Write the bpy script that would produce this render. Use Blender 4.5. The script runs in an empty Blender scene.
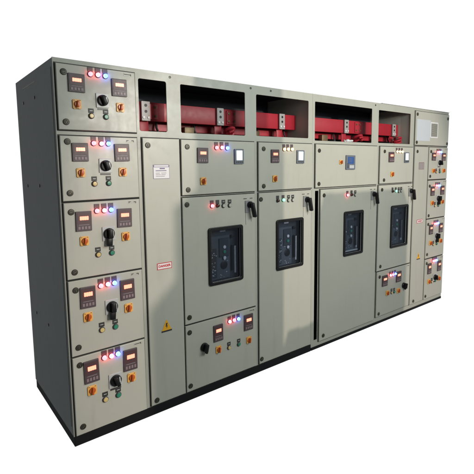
import bpy, bmesh, math, random
from mathutils import Matrix, Vector
random.seed(4)
S = bpy.context.scene
COL = S.collection
pi = math.pi

# ------------------------------------------------------------------ materials
def new_mat(name):
    m = bpy.data.materials.new(name); m.use_nodes = True
    nt = m.node_tree; b = nt.nodes['Principled BSDF']
    return m, nt, b

def painted(name, col, rough=.42, var=.06, bump=.06, scale=3.0, spec=.5, dirt=.0, metal=0.0, coat=0.0):
    m, nt, b = new_mat(name)
    N, L = nt.nodes, nt.links
    tc = N.new('ShaderNodeTexCoord')
    geo = N.new('ShaderNodeNewGeometry')
    n1 = N.new('ShaderNodeTexNoise'); n1.inputs['Scale'].default_value = scale; n1.inputs['Detail'].default_value = 6
    L.new(geo.outputs['Position'], n1.inputs['Vector'])
    n2 = N.new('ShaderNodeTexNoise'); n2.inputs['Scale'].default_value = 38; n2.inputs['Detail'].default_value = 4
    L.new(geo.outputs['Position'], n2.inputs['Vector'])
    mp = N.new('ShaderNodeMapping'); mp.inputs['Scale'].default_value = (9, 9, 1.1)
    L.new(geo.outputs['Position'], mp.inputs['Vector'])
    n3 = N.new('ShaderNodeTexNoise'); n3.inputs['Scale'].default_value = 1.6; n3.inputs['Detail'].default_value = 8
    L.new(mp.outputs['Vector'], n3.inputs['Vector'])
    mx = N.new('ShaderNodeMix'); mx.data_type = 'RGBA'
    c = col
    mx.inputs['A'].default_value = (c[0]*(1-var), c[1]*(1-var), c[2]*(1-var*1.3), 1)
    mx.inputs['B'].default_value = (min(1, c[0]*(1+var)), min(1, c[1]*(1+var)), min(1, c[2]*(1+var*.8)), 1)
    L.new(n1.outputs['Fac'], mx.inputs['Factor'])
    out = mx.outputs['Result']
    if dirt > 0:
        rp = N.new('ShaderNodeValToRGB')
        rp.color_ramp.elements[0].position = .56; rp.color_ramp.elements[0].color = (0, 0, 0, 1)
        rp.color_ramp.elements[1].position = .80; rp.color_ramp.elements[1].color = (dirt, dirt, dirt, 1)
        L.new(n3.outputs['Fac'], rp.inputs['Fac'])
        m2 = N.new('ShaderNodeMix'); m2.data_type = 'RGBA'
        L.new(rp.outputs['Color'], m2.inputs['Factor']); L.new(out, m2.inputs['A'])
        m2.inputs['B'].default_value = (c[0]*.55, c[1]*.54, c[2]*.5, 1)
        out = m2.outputs['Result']
    if dirt > 0:
        oi = N.new('ShaderNodeObjectInfo'); hv = N.new('ShaderNodeHueSaturation')
        m3 = N.new('ShaderNodeMapRange'); m3.inputs['To Min'].default_value = .955; m3.inputs['To Max'].default_value = 1.045
        L.new(oi.outputs['Random'], m3.inputs['Value']); L.new(m3.outputs['Result'], hv.inputs['Value']); L.new(out, hv.inputs['Color'])
        out = hv.outputs['Color']
    L.new(out, b.inputs['Base Color'])
    mr = N.new('ShaderNodeMapRange'); mr.inputs['To Min'].default_value = max(.05, rough-.07); mr.inputs['To Max'].default_value = rough+.09
    L.new(n2.outputs['Fac'], mr.inputs['Value']); L.new(mr.outputs['Result'], b.inputs['Roughness'])
    if dirt > 0:
        nf = N.new('ShaderNodeTexNoise'); nf.inputs['Scale'].default_value = 7; nf.inputs['Detail'].default_value = 9; nf.inputs['Distortion'].default_value = 1.2
        L.new(geo.outputs['Position'], nf.inputs['Vector'])
        rf = N.new('ShaderNodeMapRange'); rf.inputs['From Min'].default_value = .35; rf.inputs['From Max'].default_value = .7
        rf.inputs['To Min'].default_value = -.05 if rough < .5 else 0; rf.inputs['To Max'].default_value = .09 if rough < .5 else .02
        L.new(nf.outputs['Fac'], rf.inputs['Value'])
        af = N.new('ShaderNodeMath'); af.operation = 'ADD'; L.new(mr.outputs['Result'], af.inputs[0]); L.new(rf.outputs['Result'], af.inputs[1])
        L.new(af.outputs[0], b.inputs['Roughness'])
    if bump > 0:
        n4 = N.new('ShaderNodeTexNoise'); n4.inputs['Scale'].default_value = 240; n4.inputs['Detail'].default_value = 2
        L.new(geo.outputs['Position'], n4.inputs['Vector'])
        n5 = N.new('ShaderNodeTexNoise'); n5.inputs['Scale'].default_value = 2.2
        L.new(geo.outputs['Position'], n5.inputs['Vector'])
        ad = N.new('ShaderNodeMath'); ad.operation = 'MULTIPLY_ADD'
        L.new(n5.outputs['Fac'], ad.inputs[0]); ad.inputs[1].default_value = 16.0; L.new(n4.outputs['Fac'], ad.inputs[2])
        bp = N.new('ShaderNodeBump'); bp.inputs['Strength'].default_value = bump*3; bp.inputs['Distance'].default_value = .0006
        L.new(ad.outputs[0], bp.inputs['Height']); L.new(bp.outputs['Normal'], b.inputs['Normal'])
    b.inputs['Metallic'].default_value = metal
    b.inputs['Specular IOR Level'].default_value = spec
    b.inputs['Coat Weight'].default_value = coat
    return m

def emissive(name, col, strength, base=(.3, .3, .3), rough=.3):
    m, nt, b = new_mat(name)
    b.inputs['Base Color'].default_value = (*base, 1)
    b.inputs['Emission Color'].default_value = (*col, 1)
    b.inputs['Emission Strength'].default_value = strength
    b.inputs['Roughness'].default_value = rough
    return m

M = {}
M['paint']  = painted('grey_beige_powder_coat', (.40, .40, .355), rough=.40, var=.035, dirt=.22)
M['door']   = painted('door_powder_coat', (.44, .435, .385), rough=.38, var=.04, dirt=.18)
M['side']   = painted('side_panel_shaded_grey', (.25, .255, .255), rough=.6, var=.04, dirt=.10, spec=.3)  # bluish grey, with the shade on the end put into the colour
M['gasket'] = painted('black_rubber_gasket', (.022, .022, .022), rough=.7, var=.2, bump=0)
M['plinth'] = painted('black_plinth_paint', (.008, .008, .010), rough=.7, var=.3, bump=.03, spec=.2)
M['inside'] = painted('shaded_interior_paint', (.012, .016, .028), rough=.6, var=.3, bump=0)  # interior shade put into the colour; the sheet itself is grey paint
M['black']  = painted('black_plastic', (.007, .007, .009), rough=.42, var=.2, bump=0, spec=.3)
M['dgrey']  = painted('dark_grey_plastic', (.05, .05, .055), rough=.4, var=.2, bump=0)
M['lock']   = painted('dark_lock_metal', (.045, .042, .034), rough=.42, var=.25, bump=0, metal=.3)
M['plate']  = painted('handle_plate_grey', (.20, .205, .215), rough=.45, var=.1, bump=0)
M['slot']   = painted('lock_slot_zinc', (.16, .15, .12), rough=.45, var=.2, bump=0, metal=.6)
M['meter']  = painted('meter_bezel_plastic', (.075, .050, .062), rough=.45, var=.12, bump=0)
M['mface']  = painted('meter_face_red_tint', (.085, .038, .045), rough=.42, var=.15, bump=0)
M['mbtn']   = painted('meter_key_grey', (.24, .17, .19), rough=.45, var=.1, bump=0)
M['cbez']   = painted('controller_bezel_plastic', (.13, .15, .19), rough=.35, var=.1, bump=0)
M['ltgrey'] = painted('light_grey_plastic', (.46, .47, .48), rough=.35, var=.05, bump=0)
M['yellow'] = painted('switch_plate_yellow', (.80, .42, .10), rough=.35, var=.06, bump=0)
M['orange'] = painted('switch_grip_orange_red', (.52, .10, .015), rough=.3, var=.1, bump=0)
M['cream']  = painted('button_yellow_plastic', (.62, .47, .20), rough=.3, var=.08, bump=0)
M['green']  = painted('button_green_plastic', (.03, .22, .14), rough=.3, var=.1, bump=0)
M['redbar'] = painted('red_busbar_sleeve', (.37, .014, .03), rough=.45, var=.12, bump=.02, scale=9)
M['insul']  = painted('white_insulator_resin', (.33, .315, .32), rough=.4, var=.1, bump=0)
M['copper'] = painted('dull_tinned_copper', (.22, .15, .09), rough=.45, var=.25, bump=0, metal=.5)
M['white']  = painted('white_label_film', (.72, .71, .74), rough=.4, var=.04, bump=0)
M['paper']  = painted('bluish_white_paper', (.50, .53, .58), rough=.75, var=.05, bump=0)
M['ink']    = painted('purple_grey_print', (.22, .17, .30), rough=.6, var=.2, bump=0)
M['signred']= painted('sign_red_print', (.50, .018, .03), rough=.45, var=.08, bump=0)
M['signyel']= painted('warning_sticker_yellow', (.80, .40, .02), rough=.4, var=.06, bump=0)
M['mark']   = painted('black_print', (.03, .03, .03), rough=.5, var=.1, bump=0)
M['brk']    = painted('breaker_blue_grey_moulding', (.035, .040, .052), rough=.35, var=.25, bump=0, scale=14)
M['brk2']   = painted('breaker_panel_moulding', (.075, .085, .105), rough=.3, var=.2, bump=0, scale=14)
M['brkw']   = painted('breaker_printing', (.55, .56, .62), rough=.4, var=.2, bump=0, scale=60)
M['cable']  = painted('black_cable_sheath', (.03, .03, .035), rough=.4, var=.2, bump=0)
M['cablew'] = painted('grey_cable_sheath', (.35, .35, .35), rough=.4, var=.1, bump=0)
M['Lred']   = emissive('lit_red_lens', (1, .24, .27), 2.9, (.5, .1, .1))
M['Lpink']  = emissive('lit_pale_red_lens', (1, .32, .36), 2.9, (.5, .15, .15))
M['Lblue']  = emissive('lit_blue_lens', (.17, .33, 1), 3.0, (.1, .2, .5))
M['Lwarm']  = emissive('lit_warm_lens', (1, .72, .42), 1.6, (.5, .4, .3))
M['Lgreen'] = emissive('lit_green_lens', (.45, 1, .70), 1.1, (.2, .4, .3))
M['LredS']   = emissive('lit_red_lens_skirt', (1, .04, .07), 32, (.5, .1, .1))
M['LpinkS']  = emissive('lit_pale_red_lens_skirt', (1, .06, .10), 32, (.5, .15, .15))
M['LblueS']  = emissive('lit_blue_lens_skirt', (.04, .12, 1), 48, (.1, .2, .5))
M['LwarmS']  = emissive('lit_warm_lens_skirt', (1, .45, .20), 5, (.5, .4, .3))
M['LgreenS'] = emissive('lit_green_lens_skirt', (.2, 1, .4), 3, (.2, .4, .3))
M['Ldark']  = painted('unlit_dark_lens', (.05, .018, .012), rough=.2, var=.2, bump=0)
M['digit']  = emissive('red_led_digits', (1, .22, .14), 2.9, (.4, .1, .05))
M['screen'] = emissive('lit_white_display', (.74, .88, 1), 1.7, (.5, .55, .6))
M['lcd']    = emissive('blue_display', (.05, .14, .45), .35, (.02, .05, .15))

def glass_mat():
    m = bpy.data.materials.new('clear_window_acrylic'); m.use_nodes = True
    nt = m.node_tree; nt.nodes.clear(); N, L = nt.nodes, nt.links
    o = N.new('ShaderNodeOutputMaterial'); mx = N.new('ShaderNodeMixShader')
    t = N.new('ShaderNodeBsdfTransparent'); t.inputs['Color'].default_value = (.84, .87, .92, 1)
    g = N.new('ShaderNodeBsdfGlossy'); g.inputs['Roughness'].default_value = .06; g.inputs['Color'].default_value = (.8, .85, 1, 1)
    f = N.new('ShaderNodeFresnel')
    ge = N.new('ShaderNodeNewGeometry'); ma = N.new('ShaderNodeMath'); ma.operation = 'MULTIPLY_ADD'
    ma.inputs[1].default_value = -(1.5-1/1.5); ma.inputs[2].default_value = 1.5
    L.new(ge.outputs['Backfacing'], ma.inputs[0]); L.new(ma.outputs[0], f.inputs['IOR'])
    L.new(f.outputs[0], mx.inputs[0]); L.new(t.outputs[0], mx.inputs[1]); L.new(g.outputs[0], mx.inputs[2]); L.new(mx.outputs[0], o.inputs['Surface'])
    return m
M['glass'] = glass_mat()

# ------------------------------------------------------------------ mesh builder
def plate_mesh(loops, depth, bevel=0.0):
    """loops of (x, z); front at y=-depth, back at y=0; first loop outer, others holes"""
    cu = bpy.data.curves.new('tmp', 'CURVE'); cu.dimensions = '2D'; cu.fill_mode = 'BOTH'
    bevel = min(bevel, depth*.49)
    cu.extrude = depth/2-bevel; cu.bevel_depth = bevel; cu.bevel_resolution = 1; cu.offset = -bevel
    for lp in loops:
        sp = cu.splines.new('POLY'); sp.points.add(len(lp)-1); sp.use_cyclic_u = True
        for i, p in enumerate(lp): sp.points[i].co = (p[0], p[1], 0, 1)
    o = bpy.data.objects.new('tmp', cu); COL.objects.link(o)
    dg = bpy.context.evaluated_depsgraph_get()
    me = bpy.data.meshes.new_from_object(o.evaluated_get(dg))
    bpy.data.objects.remove(o); bpy.data.curves.remove(cu)
    for v in me.vertices:
        x, y, z = v.co; v.co = (x, -z-depth/2, y)
    return me

def text_mesh(body, size, depth=.0006, off=0.):
    cu = bpy.data.curves.new('tmp', 'FONT'); cu.body = body; cu.size = size; cu.extrude = depth/2; cu.offset = off
    cu.align_x = 'CENTER'; cu.align_y = 'CENTER'
    o = bpy.data.objects.new('tmp', cu); COL.objects.link(o)
    dg = bpy.context.evaluated_depsgraph_get()
    me = bpy.data.meshes.new_from_object(o.evaluated_get(dg))
    bpy.data.objects.remove(o); bpy.data.curves.remove(cu)
    for v in me.vertices:
        x, y, z = v.co; v.co = (x, -z-depth/2, y)
    return me

def rrect(x0, z0, x1, z1, r=0.0, n=5):
    if r <= 0: return [(x0, z0), (x1, z0), (x1, z1), (x0, z1)]
    pts = []
    for cx, cz, a0 in ((x1-r, z0+r, -90), (x1-r, z1-r, 0), (x0+r, z1-r, 90), (x0+r, z0+r, 180)):
        for k in range(n+1):
            a = math.radians(a0+90*k/n); pts.append((cx+r*math.cos(a), cz+r*math.sin(a)))
    return pts

class MB:
    def __init__(s): s.bm = bmesh.new(); s.mats = []
    def mi(s, m):
        if m not in s.mats: s.mats.append(m)
        return s.mats.index(m)
    def _add(s, me, m, mat):
        me.transform(m)
        n = len(s.bm.faces); s.bm.from_mesh(me); s.bm.faces.ensure_lookup_table()
        k = s.mi(mat)
        for f in s.bm.faces[n:]: f.material_index = k
        bpy.data.meshes.remove(me)
    def add(s, me, mat, loc=(0, 0, 0), rot=None):
        s._add(me, Matrix.Translation(loc) @ (rot if rot else Matrix.Identity(4)), mat); return s
    def plate(s, x0, z0, x1, z1, y, depth, mat, r=0., bevel=0., holes=(), rot=None):
        """rectangular plate standing off plane y towards the viewer by depth"""
        me = plate_mesh([rrect(x0, z0, x1, z1, r)]+[h for h in holes], depth, bevel)
        return s.add(me, mat, (0, y, 0), rot)
    def box(s, x0, y0, z0, x1, y1, z1, mat, bevel=0., seg=1, rot=None, loc=(0, 0, 0)):
        b = bmesh.new(); bmesh.ops.create_cube(b, size=1)
        for v in b.verts: v.co = ((x0+x1)/2+v.co.x*(x1-x0), (y0+y1)/2+v.co.y*(y1-y0), (z0+z1)/2+v.co.z*(z1-z0))
        if bevel > 0: bmesh.ops.bevel(b, geom=b.edges[:], offset=bevel, segments=seg, affect='EDGES', profile=.5)
        me = bpy.data.meshes.new('t'); b.to_mesh(me); b.free()
        return s.add(me, mat, loc, rot)
    def lathe(s, prof, mat, x=0, z=0, y=0, n=24):
        """profile of (radius, stand-off); axis towards the viewer (-y)"""
        b = bmesh.new(); rings = []
        for r, h in prof:
            if r < 1e-6: rings.append([b.verts.new((0, -h, 0))])
            else: rings.append([b.verts.new((r*math.cos(2*pi*k/n), -h, r*math.sin(2*pi*k/n))) for k in range(n)])
        for a, c in zip(rings, rings[1:]):
            for k in range(n):
                k2 = (k+1) % n
                if len(a) == 1 and len(c) == 1: continue
                if len(a) == 1: b.faces.new((a[0], c[k2], c[k]))
                elif len(c) == 1: b.faces.new((a[k], a[k2], c[0]))
                else: b.faces.new((a[k], a[k2], c[k2], c[k]))
        bmesh.ops.recalc_face_normals(b, faces=b.faces[:])
        me = bpy.data.meshes.new('t'); b.to_mesh(me); b.free()
        return s.add(me, mat, (x, y, z))
    def tube(s, pts, r, mat, n=8):
        b = bmesh.new(); rings = []; P = [Vector(p) for p in pts]
        for i, p in enumerate(P):
            t = (P[min(i+1, len(P)-1)]-P[max(i-1, 0)]).normalized()
            u = t.cross(Vector((.31, .77, .55))).normalized(); w = t.cross(u)
            rings.append([b.verts.new(p+r*(math.cos(2*pi*k/n)*u+math.sin(2*pi*k/n)*w)) for k in range(n)])
        for a, c in zip(rings, rings[1:]):
            for k in range(n): b.faces.new((a[k], a[(k+1) % n], c[(k+1) % n], c[k]))
        b.faces.new(rings[0][::-1]); b.faces.new(rings[-1])
        bmesh.ops.recalc_face_normals(b, faces=b.faces[:])
        me = bpy.data.meshes.new('t'); b.to_mesh(me); b.free()
        return s.add(me, mat)
    def mesh(s, name):
        for f in s.bm.faces: f.smooth = True
        for e in s.bm.edges:
            if len(e.link_faces) != 2 or e.calc_face_angle(0) > .6: e.smooth = False
        me = bpy.data.meshes.new(name); s.bm.to_mesh(me); s.bm.free()
        for m in s.mats: me.materials.append(M[m])
        return me

WL = {}   # world location of every object placed
def put(name, me, parent=None, loc=(0, 0, 0), sc=None, label=None, rot_y=0):
    o = bpy.data.objects.new(name, me); COL.objects.link(o)
    w = Vector(loc); WL[o] = w
    if parent is not None: o.parent = parent; o.location = w-WL[parent]
    else: o.location = w
    if sc: o.scale = sc
    if rot_y: o.rotation_euler[1] = rot_y
    if label: o['label'] = label
    return o

# ------------------------------------------------------------------ device meshes, shared by copies
def meter_m():
    m = MB()
    m.plate(-.045, -.05, .045, .05, 0, .009, 'meter', r=.003, bevel=.0018)
    m.plate(-.038, -.012, .038, .042, -.0088, .0012, 'mface', r=.002)
    for k in range(4):                       # four lit seven-segment digits
        x = -.0235+k*.0125
        m.plate(x, .006, x+.0118, .025, -.0098, .0012, 'digit', r=.002)
    for k in range(4):
        x = -.034+k*.0185
        m.plate(x, -.040, x+.0125, -.026, -.0088, .002, 'mbtn', r=.002)
    m.plate(-.03, -.0195, .03, -.0165, -.0088, .0006, 'mbtn')
    return m.mesh('meter')
def controller_m():
    m = MB()
    m.plate(-.043, -.053, .043, .053, 0, .011, 'cbez', r=.004, bevel=.002)
    m.plate(-.027, -.026, .027, .042, -.0108, .0014, 'screen', r=.002)
    for k in range(4):
        x = -.032+k*.0175
        m.plate(x, -.045, x+.0115, -.034, -.0108, .002, 'dgrey', r=.002)
    return m.mesh('controller')
def lcd_m():
    m = MB()
    m.plate(-.065, -.064, .065, .064, 0, .012, 'cbez', r=.006, bevel=.002)
    m.plate(-.042, -.012, .042, .048, -.0118, .0014, 'lcd', r=.003)
    for k in range(3): m.plate(-.03, .005+k*.013, .018, .009+k*.013, -.0131, .0006, 'cbez')
    m.plate(-.02, -.052, .045, -.024, -.0118, .002, 'ltgrey', r=.003)
    for k in range(4):
        x = -.05+k*.009
        m.plate(-.052, -.05+k*.012, -.030, -.043+k*.012, -.0118, .0016, 'dgrey', r=.001)
    return m.mesh('liquid_crystal_controller')
def lamp_m(lens, lit=True):
    m = MB()
    m.plate(-.0145, .012, .0145, .038, 0, .003, 'dgrey' if not lit else 'meter', r=.001, bevel=.0008)
    m.lathe([(.0155, 0), (.0155, .004), (.0125, .0065), (.0118, .0065)], 'dgrey')
    m.lathe([(.0120, .005), (.0120, .011)], lens+('S' if lit else ''))
    m.lathe([(.0120, .011), (.0118, .0135), (.0100, .0175), (.0060, .0195), (0, .0200)], lens)
    return m.mesh('indicator_lamp')
def button_m(cap):
    m = MB()
    m.plate(-.0150, .010, .0150, .035, 0, .003, 'mark', r=.001, bevel=.0008)
    m.plate(-.008, .021, .008, .0245, -.0029, .0005, 'ltgrey')
    m.lathe([(.0165, 0), (.0165, .005), (.0140, .008), (.0130, .0085), (.0122, .0065)], 'dgrey', z=-.006)
    m.lathe([(.0122, .004), (.0122, .010), (.0105, .0118), (0, .0125)], cap, z=-.006)
    return m.mesh('push_button')
def cam_m():
    m = MB()
    m.plate(-.024, -.026, .024, .026, 0, .007, 'yellow', r=.008, bevel=.002)
    m.lathe([(.0165, .006), (.0165, .013), (.0145, .0155), (0, .016)], 'orange')
    m.box(-.0055, -.027, -.019, .0055, -.012, .019, 'orange', .003, 2, rot=Matrix.Rotation(.12, 4, 'Y'))
    m.plate(-.008, -.0245, .008, -.0215, -.0069, .0005, 'mark')
    for a in (-.016, .016): m.plate(a-.0035, .0185, a+.0035, .0215, -.0069, .0005, 'mark')
    return m.mesh('rotary_switch')
def sel_m(lever):
    m = MB()
    if lever != 2: m.plate(-.037, -.040, .037, .040, 0, .006, 'ltgrey', r=.004, bevel=.0018)
    y = .0055 if lever != 2 else 0
    m.lathe([(.031, y), (.031, y+.010), (.027, y+.014), (.0, y+.0145)], 'black', n=32)
    if lever == 0:
        m.box(-.010, -.044, -.026, .010, -.015, .026, 'black', .004, 2, rot=Matrix.Rotation(-.35, 4, 'Y'))
        m.plate(.016, -.017, .023, .017, -.0195, .0006, 'ltgrey', r=.003, rot=Matrix.Rotation(-.1, 4, 'Y'))
        m.plate(-.03, -.053, .03, -.043, 0, .002, 'dgrey', r=.001)
    elif lever == 1:
        m.box(-.011, -.048, -.024, .011, -.015, .028, 'black', .004, 2)
        m.box(-.015, -.034, -.068, .015, -.010, -.022, 'black', .005, 2, rot=Matrix.Rotation(.08, 4, 'Y'))
        m.plate(.017, -.017, .023, .017, -.0195, .0006, 'ltgrey', r=.003)
    else:
        m.box(-.011, -.046, -.028, .011, -.010, .028, 'black', .004, 2, rot=Matrix.Rotation(.2, 4, 'Y'))
        m.box(.0, -.030, -.044, .014, -.006, -.018, 'black', .004, 2)
    return m.mesh('selector_switch')
def handle_m():
    m = MB()
    m.plate(-.038, -.045, .034, .050, 0, .003, 'paint', r=.003, bevel=.001)
    m.plate(-.040, -.052, .004, .046, -.0028, .004, 'plate', r=.003, bevel=.001)
    m.lathe([(.027, .003), (.027, .020), (.022, .026), (0, .027)], 'black', z=.012, x=.006)
    R = Matrix.Translation((.006, 0, .012)) @ Matrix.Rotation(-.22, 4, 'Y')
    m.box(-.013, -.060, -.105, .013, -.024, .018, 'black', .007, 3, rot=R)
    m.plate(-.055, .060, -.020, .066, 0, .0012, 'mark'); m.plate(.012, .060, .040, .066, 0, .0012, 'mark')
    m.plate(-.037, -.150, -.034, -.055, 0, .0008, 'dgrey'); m.plate(.022, -.130, .0245, -.088, 0, .0008, 'dgrey')
    return m.mesh('operating_handle')
def lock_m():
    m = MB()
    m.lathe([(.0175, 0), (.0175, .003), (.0155, .0055), (.0085, .006), (.008, .004), (0, .004)], 'lock')
    m.box(-.0018, -.0075, -.0085, .0018, -.0035, .0085, 'slot', .0006, rot=Matrix.Rotation(.5, 4, 'Y'))
    return m.mesh('door_lock')
def tag_m(n=2):
    m = MB()
    m.plate(-.026, -.009, .026, .009, 0, .0012, 'door', r=.001)
    if n == 2:
        m.plate(-.023, .001, -.010, .0045, -.0012, .0006, 'mark'); m.plate(.008, -.001, .023, .0035, -.0012, .0006, 'mark')
        m.plate(-.023, -.005, -.019, .001, -.0012, .0006, 'mark'); m.plate(.019, -.007, .023, -.001, -.0012, .0006, 'mark')
    else:
        m.plate(-.023, -.001, .018, .003, -.0012, .0006, 'mark'); m.plate(.016, -.006, .020, .005, -.0012, .0006, 'mark')
    return m.mesh('name_tag')

D = dict(meter=meter_m(), controller=controller_m(), lcd=lcd_m(), red=lamp_m('Lred'), pink=lamp_m('Lpink'), blue=lamp_m('Lblue'), warm=lamp_m('Lwarm'),
         greenlit=lamp_m('Lgreen'), dark=lamp_m('Ldark', False), cream=button_m('cream'), green=button_m('green'), blackb=button_m('dgrey'), greyb=button_m('door'),
         cam=cam_m(), sel0=sel_m(0), sel1=sel_m(1), sel2=sel_m(2), handle=handle_m(), lock=lock_m(), tag2=tag_m(2), tag1=tag_m(1))

# ------------------------------------------------------------------ doors
YF = .0145          # body front face; doors stand proud to y = 0
def make_door(parent, x0, z0, x1, z1, hole=None, name='door', label=None, swing=0):
    ox = (x0+x1)/2
    m = MB()
    holes = []
    if hole: holes = [rrect(hole[0]-ox+.022, hole[1]-z0+.022, hole[2]-ox-.022, hole[3]-z0-.022, .012)]
    m.plate(x0-ox, 0, x1-ox, z1-z0, .0128, .0128, 'door', r=.0015, bevel=.0028, holes=holes)
    if not hole:    # rubber seal behind the leaf, seen in the gap round it
        m.plate(x0-ox-.006, -.006, x1-ox+.006, z1-z0+.006, YF-.0003, .0018, 'gasket')
    else:
        m.plate(x0-ox-.006, -.006, x1-ox+.006, z1-z0+.006, YF-.0003, .0018, 'gasket',
                holes=[rrect(hole[0]-ox+.015, hole[1]-z0+.015, hole[2]-ox-.015, hole[3]-z0-.015, .01)])
    d = put(name, m.mesh('door'), parent, (ox, 0, z0), label=label)
    return d

RD = random.Random(11)
def dev(kind, name, door, x, z, sc=None, label=None):
    x += RD.uniform(-.0012, .0012); z += RD.uniform(-.0015, .0015)
    ry = RD.uniform(-.02, .02) if kind not in ('lock',) else RD.uniform(-.9, .9)
    return put(name, D[kind], door, (x, 0, z), sc=sc, label=label, rot_y=ry)
def lock(door, x, z): return dev('lock', 'door_lock', door, x, z)
def meter(door, x0, z0, x1, z1, label=None):
    return dev('meter', 'panel_meter', door, (x0+x1)/2, (z0+z1)/2, ((x1-x0)/.09, 1, (z1-z0)/.10), label)

def danger_plate(door, x0, z0, x1, z1, solid=False):
    w, h = x1-x0, z1-z0; m = MB()
    m.plate(-w/2, -h/2, w/2, h/2, 0, .0014, 'signred', r=.002)
    m.plate(-w/2+.0045, -h/2+.0045, w/2-.0045, h/2-.0045, -.0013, .0007, 'white')
    m.add(text_mesh('DANGER', h*.50, .0006, h*.022), 'signred', (0, -.002, 0))
    put('danger_sign', m.mesh('danger_sign'), door, ((x0+x1)/2, 0, (z0+z1)/2), label='small white plate with red border and red lettering')
def triangle(door, x, z0, w, h):
    m = MB()
    m.add(plate_mesh([[(-w/2, 0), (w/2, 0), (w*.03, h), (-w*.03, h)]], .0012), 'signyel')
    m.add(plate_mesh([[(-w*.05, h*.72), (w*.10, h*.72), (w*.01, h*.47), (w*.11, h*.50), (-w*.02, h*.22), (w*.0, h*.42), (-w*.10, h*.40)]], .0008), 'mark', (0, -.0012, 0))
    m.plate(-w/2, -.004, w/2, .006, -.0011, .0006, 'mark')
    put('warning_sticker', m.mesh('warning_sticker'), door, (x, 0, z0), label='yellow triangular high voltage warning sticker')

def breaker_window(door, x0, z0, x1, z1, strip=False):
    w, h = x1-x0, z1-z0; m = MB()
    m.plate(-w/2, -h/2, w/2, h/2, 0, .012, 'black', r=.020, bevel=.004, holes=[rrect(-w/2+.024, -h/2+.024, w/2-.024, h/2-.024, .010)])
    f = put('inspection_window', m.mesh('inspection_window'), door, ((x0+x1)/2, 0, (z0+z1)/2), label='black framed window onto the circuit breaker')
    m = MB()   # the pane belongs to the frame: same sub-part level, a mesh beside it
    m.box(-w/2+.023, .004, -h/2+.023, w/2-.023, .007, h/2-.023, 'glass')
    put('window_pane', m.mesh('window_pane'), door, ((x0+x1)/2, 0, (z0+z1)/2))

def circuit_breaker(parent, x0, z0, x1, z1, seed, strip=False):
    """draw-out breaker face behind the window"""
    rn = random.Random(seed)
    cx, cz = (x0+x1)/2, (z0+z1)/2; w, h = (x1-x0)+.03, (z1-z0)+.03; m = MB()
    m.box(-w/2, 0, -h/2, w/2, .20, h/2, 'brk', .004)
    m.box(-w*.40, -.010, -h*.42, w*.20, .002, h*.30, 'brk2', .004)
    m.box(-w*.38, -.016, -h*.38, -w*.16, -.008, h*.10, 'brk', .003)
    m.box(-w*.10, -.018, -h*.05, w*.16, -.008, h*.26, 'brk', .003)
    m.box(w*.24, -.022, -h*.30, w*.30, .002, h*.12, 'black', .004)
    m.box(w*.33, -.006, -h*.36, w*.38, .002, h*.10, 'brkw', .001)
    m.lathe([(.012, .008), (.012, .022), (0, .024)], 'black', x=w*.25, z=h*.27)
    for k, (dz, mt) in enumerate(((.09, 'brkw'), (.0, 'green'), (-.10, 'brkw'))):
        m.lathe([(.012, .016), (.012, .024), (0, .026)], mt, x=w*.03, z=h*(dz+.03)+rn.uniform(-.004, .004))
    m.lathe([(.030, .008), (.030, .014), (.024, .016), (0, .016)], 'black', x=w*.03, z=-h*.19, n=28)
    for k in range(26):   # small printing and terminal screws
        x = -w*.36+rn.random()*w*.17; z = -h*.36+rn.random()*h*.44
        ww = .003+rn.random()*.011
        m.box(x, -.0172, z, x+ww, -.0158, z+.0022+rn.random()*.003, 'brkw')
    for k in range(14):
        x = -w*.08+rn.random()*w*.2; z = -h*.40+rn.random()*h*.34
        m.box(x, -.0112, z, x+.003+rn.random()*.009, -.0098, z+.0022+rn.random()*.003, 'brkw')
    for k in range(6):
        z = -h*.34+k*.021
        m.box(-w*.375, -.0185, z, -w*.335, -.0155, z+.012, 'ltgrey' if k % 2 else 'brkw', .001)
    m.box(-w*.05, -.004, h*.36, w*.10, .002, h*.39, 'brkw', .001)
    if strip: m.box(-w*.36, -.02, -h*.405, w*.36, -.006, -h*.375, 'ltgrey', .002)
    put('circuit_breaker', m.mesh('circuit_breaker'), parent, (cx, .05, cz))

# ------------------------------------------------------------------ bodies
H, DEP = 2.2, .905
def body_front(parent, X0, X1, holes, zb=.06):
    m = MB()
    hl = [rrect(a-X0, b-zb, c-X0, d-zb, r) for a, b, c, d, r in holes]
    m.plate(0, 0, X1-X0, H-zb, .020, .020-YF, 'paint', bevel=.001, holes=hl)
    return put('front_frame', m.mesh('front_frame'), parent, (X0, 0, zb))
def body_shell(parent, X0, X1, parts_x, zb=.06):
    def b(name, *a, mat='paint', bevel=.002, label=None):
        mm = MB(); x0, y0, z0, x1, y1, z1 = a
        cx, cy = (x0+x1)/2, (y0+y1)/2
        mm.box(x0-cx, y0-cy, 0, x1-cx, y1-cy, z1-z0, mat, bevel)
        return put(name, mm.mesh(name), parent, (cx, cy, z0), label=label)
    t = .003
    b('roof_panel', X0+t, .0205, H-t, X1-t, DEP-t, H-.0005)
    b('back_panel', X0+t, DEP-t, zb, X1-t, DEP, H-.001)
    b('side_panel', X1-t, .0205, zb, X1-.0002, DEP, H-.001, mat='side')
    b('floor_panel', X0+t, .0205, zb+.0005, X1-t, DEP-t, zb+.0035)
    b('plinth', X0+.002, .010, 0, X1-.002, DEP-.01, zb-.0002, mat='plinth')
    # busbar chamber: shelf, and rear sheet with shade put into its colour
    b('chamber_shelf', X0+t, .0205, 1.812, X1-t, .52, 1.820, bevel=0)
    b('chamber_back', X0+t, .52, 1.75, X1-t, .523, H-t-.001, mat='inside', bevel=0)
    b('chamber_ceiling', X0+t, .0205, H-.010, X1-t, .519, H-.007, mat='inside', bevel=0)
    for px in parts_x: b('partition', px, .0205, .0645, px+.003, .519, 1.811, mat='inside', bevel=0)

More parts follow.
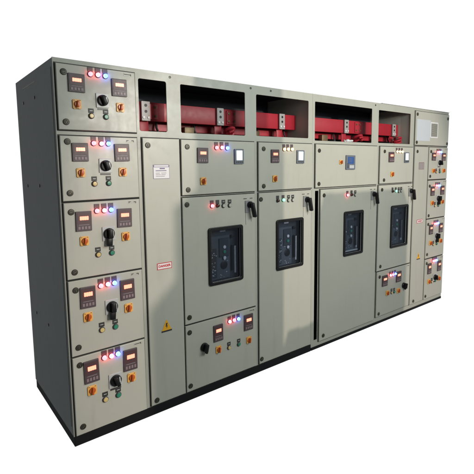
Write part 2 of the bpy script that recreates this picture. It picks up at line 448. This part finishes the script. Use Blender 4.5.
def section(name, x, label):
    e = bpy.data.objects.new(name, None); COL.objects.link(e); e.empty_display_size = .2
    e.location = (x, 0, 0); WL[e] = Vector((x, 0, 0))
    e['label'] = label; e['category'] = 'switchgear'; e['group'] = 'bolted switchgear sections'
    return e

XS = 2.0225; XR = 4.342
SA = section('switchgear_section', 0, 'near left half of the switchgear row, with a bare grey side and five stacked doors')
SB = section('switchgear_section', XS+.001, 'far right half of the switchgear row, with paper and vent at its top right')

W2 = (.484, 1.836, .672, 2.146); W3 = (.773, 1.836, 1.306, 2.142); W4 = (1.412, 1.838, 1.974, 2.138)
W5 = (2.052, 1.822, 2.850, 2.140); W6 = (2.958, 1.825, 3.527, 2.136)
BW = {'C': (.953, .784, 1.259, 1.196), 'D': (1.594, .789, 1.900, 1.196), 'E': (2.430, .784, 2.720, 1.198), 'F': (3.182, .764, 3.504, 1.201)}
def opn(b): return (b[0]-.01, b[1]-.01, b[2]+.01, b[3]+.01, .004)
body_front(SA, 0, XS, [(*W2, .012), (*W3, .010), (*W4, .010), opn(BW['C']), opn(BW['D'])])
body_front(SB, XS+.001, XR, [(*W5, .008), (*W6, .008), opn(BW['E']), opn(BW['F']), (2.062, .085, 2.104, 1.402, .002)], zb=.026)
body_shell(SA, 0, XS, (.475, .745, 1.400))
body_shell(SB, XS+.001, XR, (2.955, 3.59), zb=.026)
# chamber end walls seen at the right of the openings
def wall(parent, x, mat='paint'):
    m = MB(); m.box(-.002, .021, 0, .002, .519, .368, mat); put('chamber_wall', m.mesh('chamber_wall'), parent, (x, 0, 1.8215))
wall(SA, .474); wall(SA, 1.985); wall(SB, 3.545)
# near side: a panel framed by the cabinet edge, with knock-out holes and a recessed seam
m = MB()
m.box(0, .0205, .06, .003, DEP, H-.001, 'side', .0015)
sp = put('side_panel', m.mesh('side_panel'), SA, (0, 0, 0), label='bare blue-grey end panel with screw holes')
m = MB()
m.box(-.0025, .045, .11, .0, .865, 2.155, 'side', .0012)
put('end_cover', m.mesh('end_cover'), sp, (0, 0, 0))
for (yy, zz) in ((.70, 2.04), (.41, 2.04), (.42, 1.51), (.73, 1.50), (.42, .62), (.72, .62)):
    m = MB(); m.lathe([(.010, 0), (.010, .0022), (.007, .0034), (0, .0034)], 'lock', n=16)
    o = put('screw', m.mesh('screw'), sp, (-.0026, yy, zz)); o.rotation_euler[2] = -pi/2
for zz in (2.13,):
    m = MB(); m.box(-.0032, .38, -.003, -.0024, .70, .003, 'slot'); put('seam_strip', m.mesh('seam_strip'), sp, (0, 0, zz))

# ------------------------------------------------------------------ busbars
def bus(parent, x0, x1, ins, lumps, segs=1):
    L = x1-x0
    for y, z0, z1 in ((.17, 1.915, 2.035), (.33, 1.93, 2.04)):
        m = MB(); m.box(0, -.006, 0, L, .006, z1-z0, 'redbar', .003, 2)
        put('busbar', m.mesh('busbar'), parent, (x0, y, z0))
    for x in ([.64, 1.29] if x0 < 1 else [2.83]):      # joint plates and clamp bolts along the bar
        if x > x1-.06: break
        m = MB(); m.box(-.045, -.004, -.050, .045, .004, .050, 'redbar', .002)
        for bx in (-.025, .025):
            for bz in (-.028, .028): m.lathe([(.009, .004), (.009, .010), (.004, .011), (.004, .015), (0, .015)], 'copper', x=bx, z=bz, n=6)
        put('busbar_joint', m.mesh('busbar_joint'), parent, (x, .160, 1.975))
    for y, z in ((.27, 1.862), (.42, 1.90)):
        m = MB(); m.box(0, -.005, 0, L, .005, .05, 'redbar', .002)
        put('busbar', m.mesh('busbar'), parent, (x0, y, z))
    for q in range(int(L/.30)):
        xx = x0+.16+q*.30
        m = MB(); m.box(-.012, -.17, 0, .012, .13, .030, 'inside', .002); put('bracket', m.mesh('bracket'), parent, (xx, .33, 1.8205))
        m = MB(); m.tube([(0, 0, 0), (.004, .01, .03), (-.004, .02, .06), (.002, .03, .11)], .008, 'cable'); put('cable', m.mesh('cable'), parent, (xx+.08, .22, 1.8205))
    for x in ins:
        k = 1+.15/2.42
        xx = -.6766+(x+.6766)*k
        m = MB()
        m.plate(-.030, -.062, .030, .062, 0, .014, 'insul', r=.004, bevel=.002)
        for zz in (.036, -.002): m.lathe([(.0095, .013), (.0095, .0155), (0, .0155)], 'black', z=zz)
        for sx in (-.017, .017): m.lathe([(.0075, .013), (.0075, .019), (0, .020)], 'white', x=sx, z=-.040)
        put('busbar_support', m.mesh('busbar_support'), parent, (xx, .160, 1.975))
        m = MB(); m.box(-.032, -.005, 0, .032, .005, .10, 'redbar', .003, 2)
        put('busbar_dropper', m.mesh('busbar_dropper'), parent, (xx, .185, 1.8205))
        m = MB(); m.box(-.05, -.02, 0, .03, .02, .075, 'copper', .004, 2)
        put('bracket', m.mesh('bracket'), parent, (xx-.21, .24, 1.8205))
    for x, y, s in lumps:       # short curled red cable tails lying on the shelf
        m = MB(); rn = random.Random(int(x*100))
        for q in range(3):
            a0 = rn.uniform(0, 6); pts = []
            for t in range(14):
                a = a0+t*.42
                pts.append((s*(.75-.04*t)*math.cos(a)+rn.uniform(-.003, .003), .6*s*math.sin(a), .014+q*.017+.012*math.sin(a*1.3+q)+.012))
            m.tube(pts, .0105, 'redbar')
        put('cable_tail', m.mesh('cable_tail'), parent, (x, y, 1.8215))
bus(SA, .478, 1.980, (.520, 1.075, 1.660), ((1.235, .10, .055),))
bus(SB, 2.03, 3.54, (2.45, 3.20), ((2.75, .10, .07), (3.43, .10, .06)))
m = MB()
b = bmesh.new(); bmesh.ops.create_icosphere(b, subdivisions=3, radius=1)
rn = random.Random(5)
for v in b.verts:
    n = math.sin(v.co.x*5+1)*math.cos(v.co.y*6)*.18+math.sin(v.co.z*9+v.co.x*7)*.1
    v.co = Vector((v.co.x*.055, v.co.y*.03, v.co.z*.014+.014))*(1+n)
me = bpy.data.meshes.new('t'); b.to_mesh(me); b.free(); m.add(me, 'white')
rag = put('crumpled_rag', m.mesh('crumpled_rag'), None, (2.58, .08, 1.8215))
rag['label'] = 'small crumpled white rag lying in the open busbar chamber of the right half'; rag['category'] = 'rag'

# cable in the open gap at the left of the tall door
m = MB()
pts = [(.0+.010*math.sin(t*.5), .05+.01*math.cos(t*.35), 1.38-t*.055) for t in range(23)]
m.tube(pts, .006, 'cable')
put('cable', m.mesh('cable'), SB, (2.080, 0, 0))
m = MB()
m.tube([(-.018+.036*(t/12)**1.6, .035+.02*(t/12), .36-.024*t) for t in range(12)], .0028, 'cablew', 6)
put('wire', m.mesh('wire'), SB, (2.080, 0, 0), label='thin grey wire at the foot of the gap')
m = MB(); m.box(-.035, .0, 0, .035, .003, 1.34, 'inside'); put('gap_backing', m.mesh('gap_backing'), SB, (2.081, .16, .075))  # dark colour stands in for the shade inside the gap

# ------------------------------------------------------------------ feeder doors
def feeder(parent, x0, x1, z0, z1, mt, mb, zl, zs, zk, zb, selk, tagk='tag2', sx=1., label=None, locks=None):
    k = (x1-x0)/.446
    X = lambda x: x0+(x-.012)*k
    d = make_door(parent, x0, z0, x1, z1, name='feeder_door', label=label)
    lz = locks or (z1-.045, z0+.045)
    for z in lz: lock(d, X(.051), z)
    hs = (mt-mb)/.10
    meter(d, X(.072), mb, X(.160), mt); meter(d, X(.311), mb, X(.401), mt)
    s = 1+.35*(hs-1)
    dev('red', 'indicator_lamp', d, X(.194), zl, (s, 1, s)); dev('pink', 'indicator_lamp', d, X(.236), zl, (s, 1, s)); dev('blue', 'indicator_lamp', d, X(.277), zl, (s, 1, s))
    dev(selk, 'selector_switch', d, X(.256), zs, (s, 1, s))
    dev('cam', 'rotary_switch', d, X(.113), zk, (s, 1, s)); dev('cam', 'rotary_switch', d, X(.359), zk, (s, 1, s))
    dev('cream', 'push_button', d, X(.188), zb, (s, 1, s), label='yellow push button under a black legend plate')
    dev('green', 'push_button', d, X(.271), zb, (s, 1, s), label='green push button under a black legend plate')
    dev(tagk, 'name_tag', d, X(.412), z1-.018)
    return d
ordn = ('topmost', 'second', 'third', 'fourth', 'lowest')
F = [(1.823, 2.170, 2.124, 2.026, 2.130, 1.993, 1.963, 1.910, 'sel0', 'tag1', (2.127, 1.865)),
     (1.436, 1.792, 1.753, 1.652, 1.753, 1.629, 1.592, 1.533, 'sel0', 'tag2', (1.761, 1.482)),
     (.996, 1.426, 1.376, 1.264, 1.373, 1.235, 1.207, 1.124, 'sel1', 'tag2', (1.376, 1.036)),
     (.547, .986, .943, .818, .934, .795, .765, .672, 'sel1', 'tag2', (.932, .594)),
     (.066, .537, .500, .364, .493, .331, .318, .238, 'sel0', 'tag1', (.488, .113))]
for i, f in enumerate(F):
    feeder(SA, .012, .458, f[0], f[1], f[2], f[3], f[4], f[5], f[6], f[7], f[8], f[9], locks=f[10], label='%s feeder door of the stack of five at the left end' % ordn[i])
G = [(1.445, 1.800, 1.742, 1.655, 1.750, 1.630, 1.540, 1.530, 'sel0', 'tag2', (1.755, 1.482)),
     (1.006, 1.434, 1.366, 1.262, 1.372, 1.225, 1.180, 1.150, 'sel1', 'tag2', (1.372, 1.04)),
     (.548, .996, .930, .820, .935, .79, .72, .70, 'sel1', 'tag2', (.94, .594)),
     (.072, .537, .485, .362, .500, .300, .27, .26, 'sel0', 'tag1', (.49, .106))]
ordr = ('topmost', 'second', 'third', 'lowest')
for i, f in enumerate(G):
    feeder(SB, 3.906, 4.326, f[0], f[1], f[2], f[3], f[4], f[5], f[6], f[7], f[8], f[9], locks=f[10], label='%s feeder door of the stack of four at the right end' % ordr[i])

# cable alley doors
d = make_door(SA, .492, .070, .748, 1.794, name='cable_alley_door', label='tall narrow blank door beside the left feeder stack')
lock(d, .526, 1.750); lock(d, .528, .100)
m = MB()
m.plate(-.057, -.044, .057, .044, 0, .0014, 'ink', r=.002)
m.plate(-.0545, -.0415, .0545, .028, -.0013, .0006, 'white'); m.plate(-.050, .0315, .050, .0405, -.0013, .0006, 'white')
m.plate(-.040, .004, .035, .009, -.0018, .0005, 'ink'); m.plate(-.012, .016, .024, .024, -.0018, .0005, 'ink')
for k in range(3): m.plate(-.04, -.010-k*.010, -.012+k*.006, -.007-k*.010, -.0018, .0004, 'mbtn')
for k in range(3): m.plate(-.002, -.010-k*.010, .034-k*.006, -.007-k*.010, -.0018, .0004, 'mbtn')
put('notice_plate', m.mesh('notice_plate'), d, (.6125, 0, 1.588), label='small white notice with a dark border')
danger_plate(d, .561, .964, .667, 1.007)
triangle(d, .616, .549, .076, .076)
d = make_door(SB, 3.608, .074, 3.886, 1.803, name='cable_alley_door', label='tall narrow blank door beside the right feeder stack')
lock(d, 3.656, 1.751); lock(d, 3.680, .106)
m = MB()
m.plate(-.054, -.038, .054, .038, 0, .0014, 'mbtn', r=.002)
for r in range(3):
    for c in range(3): m.plate(-.046+c*.032, -.030+r*.021, -.020+c*.032, -.015+r*.021, -.0013, .0006, 'insul')
put('notice_plate', m.mesh('notice_plate'), d, (3.750, 0, 1.598), label='small grey grid-printed plate')
danger_plate(d, 3.695, .974, 3.815, 1.014)
triangle(d, 3.755, .570, .07, .072)

# incomer and outgoing bays
def bay_top(sec, x0, x1, lk, mt, lamps, ct, kn, label, cols=('red', 'pink', 'blue')):
    d = make_door(sec, x0, 1.430, x1, 1.792, name='metering_door', label=label)
    lock(d, lk, 1.745); lock(d, lk, 1.466)
    meter(d, mt[0], 1.640, mt[1], 1.741)
    for x, c in zip(lamps, cols): dev(c, 'indicator_lamp', d, x, 1.745)
    dev('controller', 'digital_controller', d, (ct[0]+ct[1])/2, 1.685, ((ct[1]-ct[0])/.086, 1, 1), label='grey controller with a bright white screen')
    dev('cam', 'rotary_switch', d, kn, 1.519)
    return d
bay_top(SA, .760, 1.384, .806, (.880, .966), (1.036, 1.081, 1.127), (1.190, 1.272), .925, 'metering door with red and blue lamps and a lit white screen')
bay_top(SA, 1.421, 2.012, 1.470, (1.542, 1.625), (1.679, 1.720, 1.763), (1.820, 1.903), 1.582, 'metering door with three warm lamps and a lit white screen', ('warm',)*3)
bay_top(SB, 2.978, 3.580, 3.048, (3.116, 3.208), (3.256, 3.305, 3.352), (3.397, 3.480), 3.183, 'metering door of the bay beside the right cable alley', ('warm',)*3)
d = make_door(SB, 2.052, 1.428, 2.935, 1.792, name='metering_door', label='wide metering door with one blue display and a small red knob')
lock(d, 2.093, 1.740); lock(d, 2.093, 1.462)
dev('cam', 'rotary_switch', d, 2.375, 1.642, (.8, 1, .75)); dev('lcd', 'digital_controller', d, 2.508, 1.640, label='blue-screened controller with grey keys')

def brk_door(sec, x0, z0, x1, z1, win, lks, row, hx, label, seed, strip=False, hz=1.325):
    d = make_door(sec, x0, z0, x1, z1, hole=win, name='breaker_door', label=label)
    for l in lks: lock(d, *l)
    breaker_window(d, *win)
    circuit_breaker(sec, *win, seed, strip)
    for x, c in row:
        dev(c, 'indicator_lamp' if c in ('red', 'dark', 'greenlit', 'warm') else 'push_button', d, x, 1.348)
    dev('handle', 'operating_handle', d, hx, hz, (.9, .9, .9))
    return d
brk_door(SA, .758, .552, 1.384, 1.414, BW['C'], ((.792, 1.367), (.792, .597)), ((.991, 'red'), (1.039, 'dark'), (1.091, 'greyb'), (1.145, 'greyb')), 1.322, 'breaker door with a red lamp lit above its black framed window', 1)
brk_door(SA, 1.421, .070, 2.000, 1.414, BW['D'], ((1.441, 1.368), (1.441, .107)), ((1.612, 'dark'), (1.671, 'greenlit'), (1.732, 'greyb'), (1.778, 'greyb')), 1.935, 'tall breaker door with a green lamp lit above its window', 2)
brk_door(SB, 2.117, .064, 2.937, 1.410, BW['E'], ((2.160, 1.359), (2.170, .108)), ((2.477, 'red'), (2.537, 'dark'), (2.592, 'greyb')), 2.872, 'tall wide breaker door right of the dark gap', 3, True)
brk_door(SB, 2.968, .556, 3.583, 1.414, BW['F'], ((3.022, 1.369), (3.026, .600)), ((3.204, 'dark'), (3.262, 'greenlit'), (3.318, 'greyb'), (3.362, 'greyb')), 3.540, 'breaker door of the bay beside the right cable alley', 4)

def low_door(sec, x0, z0, x1, z1, o, label, zoff=0, k=1.):
    d = make_door(sec, x0, z0, x1, z1, name='feeder_door', label=label)
    lock(d, o['lk'], .492); lock(d, o['lk'], .109)
    for a in o['m']: meter(d, *a)
    for x, c in zip(o['l'], ('pink', 'red', 'blue')): dev(c, 'indicator_lamp', d, x, o['lz'])
    dev('sel2', 'selector_switch', d, *o['s'])
    for a in o['k']: dev('cam', 'rotary_switch', d, *a)
    for c, a in zip(('cream', 'green'), o['b']): dev(c, 'push_button', d, *a)
    dev('tag1', 'name_tag', d, x1-.04, z1-.018)
low_door(SA, .758, .070, 1.386, .542, dict(lk=.788, m=[(.986, .368, 1.067, .490), (1.264, .382, 1.349, .505)], l=(1.127, 1.168, 1.209), lz=.492,
         s=(.905, .358), k=[(1.027, .308), (1.311, .302)], b=[(1.121, .298), (1.213, .298)]), 'bottom door with two meters in the bay beside the left cable alley')
low_door(SB, 2.975, .080, 3.588, .546, dict(lk=3.02, m=[(3.062, .383, 3.157, .494), (3.316, .385, 3.411, .498)], l=(3.205, 3.250, 3.296), lz=.482,
         s=(3.468, .325), k=[(3.161, .300), (3.365, .288)], b=[(3.240, .295), (3.290, .295)]), 'bottom door with two meters in the bay beside the right cable alley')

# top right cable box
d = make_door(SB, 3.606, 1.818, 4.326, 2.172, name='cable_box_door', label='wide door above the right feeder stack, with paper and a vent')
for x, z in ((3.632, 2.140), (3.632, 1.846), (4.298, 2.130), (4.298, 1.846)): lock(d, x, z)
m = MB(); m.plate(-.140, -.112, .140, .112, 0, .0012, 'paper')
put('paper_sheet', m.mesh('paper_sheet'), d, (3.768, 0, 1.978), label='blank bluish-white paper sheet')
m = MB()
m.plate(-.082, -.085, .082, .085, 0, .004, 'white', r=.003, bevel=.001, holes=[rrect(-.068, -.071, .068, .071)])
m.plate(-.068, -.071, .068, .071, 0, .001, 'dgrey')
for k in range(11): m.box(-.068, -.0065, -.067+k*.0128, .068, -.001, -.0595+k*.0128, 'paint', .001)
put('vent', m.mesh('vent'), d, (3.990, 0, 1.988), label='louvred vent with a light rim')
# top cap sheet of the last bays, lifted a little over the frame
m = MB(); m.box(0, 0, 0, XR-3.0, .5, .004, 'white', .001)
put('top_cap', m.mesh('top_cap'), SB, (3.0, .004, H+.0005), label='pale cover sheet on top')
m = MB(); m.lathe([(.008, 0), (.008, .002), (0, .003)], 'lock', n=14)
me = m.mesh('screw')
for s, x in ((SA, 1.557), (SA, 1.36), (SA, .70), (SB, 2.90)): put('screw', me, s, (x, YF, 2.176))

# ------------------------------------------------------------------ camera
f, px, py, yaw, pitch, roll, cx, cy_, cz = 427.2724, 241.5304, 214.351, .6733, .1139, -.0101, -.6766, -2.4188, 1.6219
fw = Vector((math.sin(yaw)*math.cos(pitch), math.cos(yaw)*math.cos(pitch), -math.sin(pitch)))
rt = Vector((math.cos(yaw), -math.sin(yaw), 0)); up = rt.cross(fw)
r2 = math.cos(roll)*rt+math.sin(roll)*up; u2 = -math.sin(roll)*rt+math.cos(roll)*up
cam = bpy.data.cameras.new('camera'); co = bpy.data.objects.new('camera', cam); COL.objects.link(co)
mw = Matrix((( r2.x, u2.x, -fw.x, cx), (r2.y, u2.y, -fw.y, cy_), (r2.z, u2.z, -fw.z, cz), (0, 0, 0, 1)))
co.matrix_world = mw
cam.sensor_width = 36; cam.lens = f/474*36
cam.shift_x = (237-px)/474; cam.shift_y = (py-237)/474
cam.clip_start = .02; cam.clip_end = 200
S.camera = co

# ------------------------------------------------------------------ light
w = bpy.data.worlds.new('World'); S.world = w; w.use_nodes = True
nt = w.node_tree; N, L = nt.nodes, nt.links
bg = N['Background']
tc = N.new('ShaderNodeTexCoord')
# white studio surround behind the row, dim room behind the viewer
dp = N.new('ShaderNodeVectorMath'); dp.operation = 'DOT_PRODUCT'
a = math.radians(48); dp.inputs[1].default_value = (math.sin(a), math.cos(a), 0)
L.new(tc.outputs['Generated'], dp.inputs[0])
mr = N.new('ShaderNodeMapRange'); mr.interpolation_type = 'SMOOTHSTEP'
mr.inputs['From Min'].default_value = .38; mr.inputs['From Max'].default_value = .52
L.new(dp.outputs['Value'], mr.inputs['Value'])
mx = N.new('ShaderNodeMix'); mx.data_type = 'RGBA'
mx.inputs['A'].default_value = (.14, .155, .155, 1); mx.inputs['B'].default_value = (1.05, 1.05, 1.05, 1)
L.new(mr.outputs['Result'], mx.inputs['Factor']); L.new(mx.outputs['Result'], bg.inputs['Color'])
bg.inputs['Strength'].default_value = 1.0

def area(name, loc, target, size, energy, col, sy=None):
    l = bpy.data.lights.new(name, 'AREA'); l.size = size; l.energy = energy; l.color = col
    if sy: l.shape = 'RECTANGLE'; l.size_y = sy
    o = bpy.data.objects.new(name, l); COL.objects.link(o); o.location = loc
    o.rotation_euler = (Vector(target)-Vector(loc)).to_track_quat('-Z', 'Y').to_euler()
    return o
KL = (2.6, -7.0, 2.6)
l = bpy.data.lights.new('key_lamp', 'SPOT'); l.energy = 1000; l.color = (1, .87, .76); l.shadow_soft_size = .03
l.spot_size = math.radians(39); l.spot_blend = .3
o = bpy.data.objects.new('key_lamp', l); COL.objects.link(o); o.location = KL
o.rotation_euler = (Vector((2.25, 0, .86))-Vector(KL)).to_track_quat('-Z', 'Y').to_euler()
area('fill_lamp', (2.3, -2.9, 2.5), (2.3, 0, 1.05), 2.2, 80, (.93, 1, .95), 1.0)

# blocks added behind the viewer only to cast shadows across the doors
def blocker(x, y, w, d, h, z0, label):
    m = MB(); n = max(3, int(h/.14)); st = h/n
    m.box(-w/2+.015, -d/2+.015, .01, w/2-.015, d/2-.015, h-.01, 'copper')
    for k in range(n):
        za, zb_ = k*st+.003, (k+1)*st-.003
        m.box(-w/2, -d/2, za, w/2, -d/2+.014, zb_, 'plank', .002); m.box(-w/2, d/2-.014, za, w/2, d/2, zb_, 'plank', .002)
        m.box(-w/2-.001, -d/2+.016, za, -w/2+.013, d/2-.016, zb_, 'plank', .002); m.box(w/2-.013, -d/2+.016, za, w/2+.001, d/2-.016, zb_, 'plank', .002)
    for sx in (-1, 1):
        m.box(sx*(w/2-.04)-.04, -d/2-.018, 0, sx*(w/2-.04)+.04, -d/2-.001, h, 'plank', .002); m.box(sx*(w/2-.04)-.04, d/2+.001, 0, sx*(w/2-.04)+.04, d/2+.018, h, 'plank', .002)
    m.box(-w/2, -d/2, h-.009, w/2, d/2, h, 'plank', .002)
    o = put('shadow_blocker', m.mesh('shadow_blocker'), None, (x, y, z0)); o['label'] = label; o['category'] = 'blocker'; o['group'] = 'added shadow blockers behind the viewer'
    return o
M['plank'] = painted('pine_plank', (.32, .21, .11), rough=.7, var=.2, bump=.1, scale=8)
def shade(x0, x1, ztop, y):
    k = (7.0+y)/7.0
    return KL[0]+(x0-KL[0])*k, KL[0]+(x1-KL[0])*k, KL[2]+(ztop-KL[2])*k
for (xa, xb, zt, y, dp_, lab) in (
        (2.13, 3.45, 1.29, -3.2, .5, 'broadest added shadow-casting crate behind the viewer'),
        (.95, 1.64, 2.32, -3.2, .3, 'tallest added shadow-casting crate behind the viewer, nearest the row'),
        (.79, 1.25, 1.42, -3.75, .3, 'middle-height added shadow-casting crate standing behind the tallest one'),
        (.62, 1.2, .82, -4.3, .3, 'rearmost added shadow-casting crate, behind the tallest and middle-height ones'),
        (1.69, 2.12, .16, -3.2, .3, 'lowest added shadow-casting crate, between the broadest and the tallest')):
    a0, a1, zt2 = shade(xa, xb, zt, y)
    blocker((a0+a1)/2, y, a1-a0, dp_, zt2, 0, lab)

S.view_settings.view_transform = 'Standard'; S.view_settings.look = 'None'
S.view_settings.exposure = 0; S.view_settings.gamma = 1
S.render.engine = 'CYCLES'
S.render.resolution_x = 1024; S.render.resolution_y = 1024
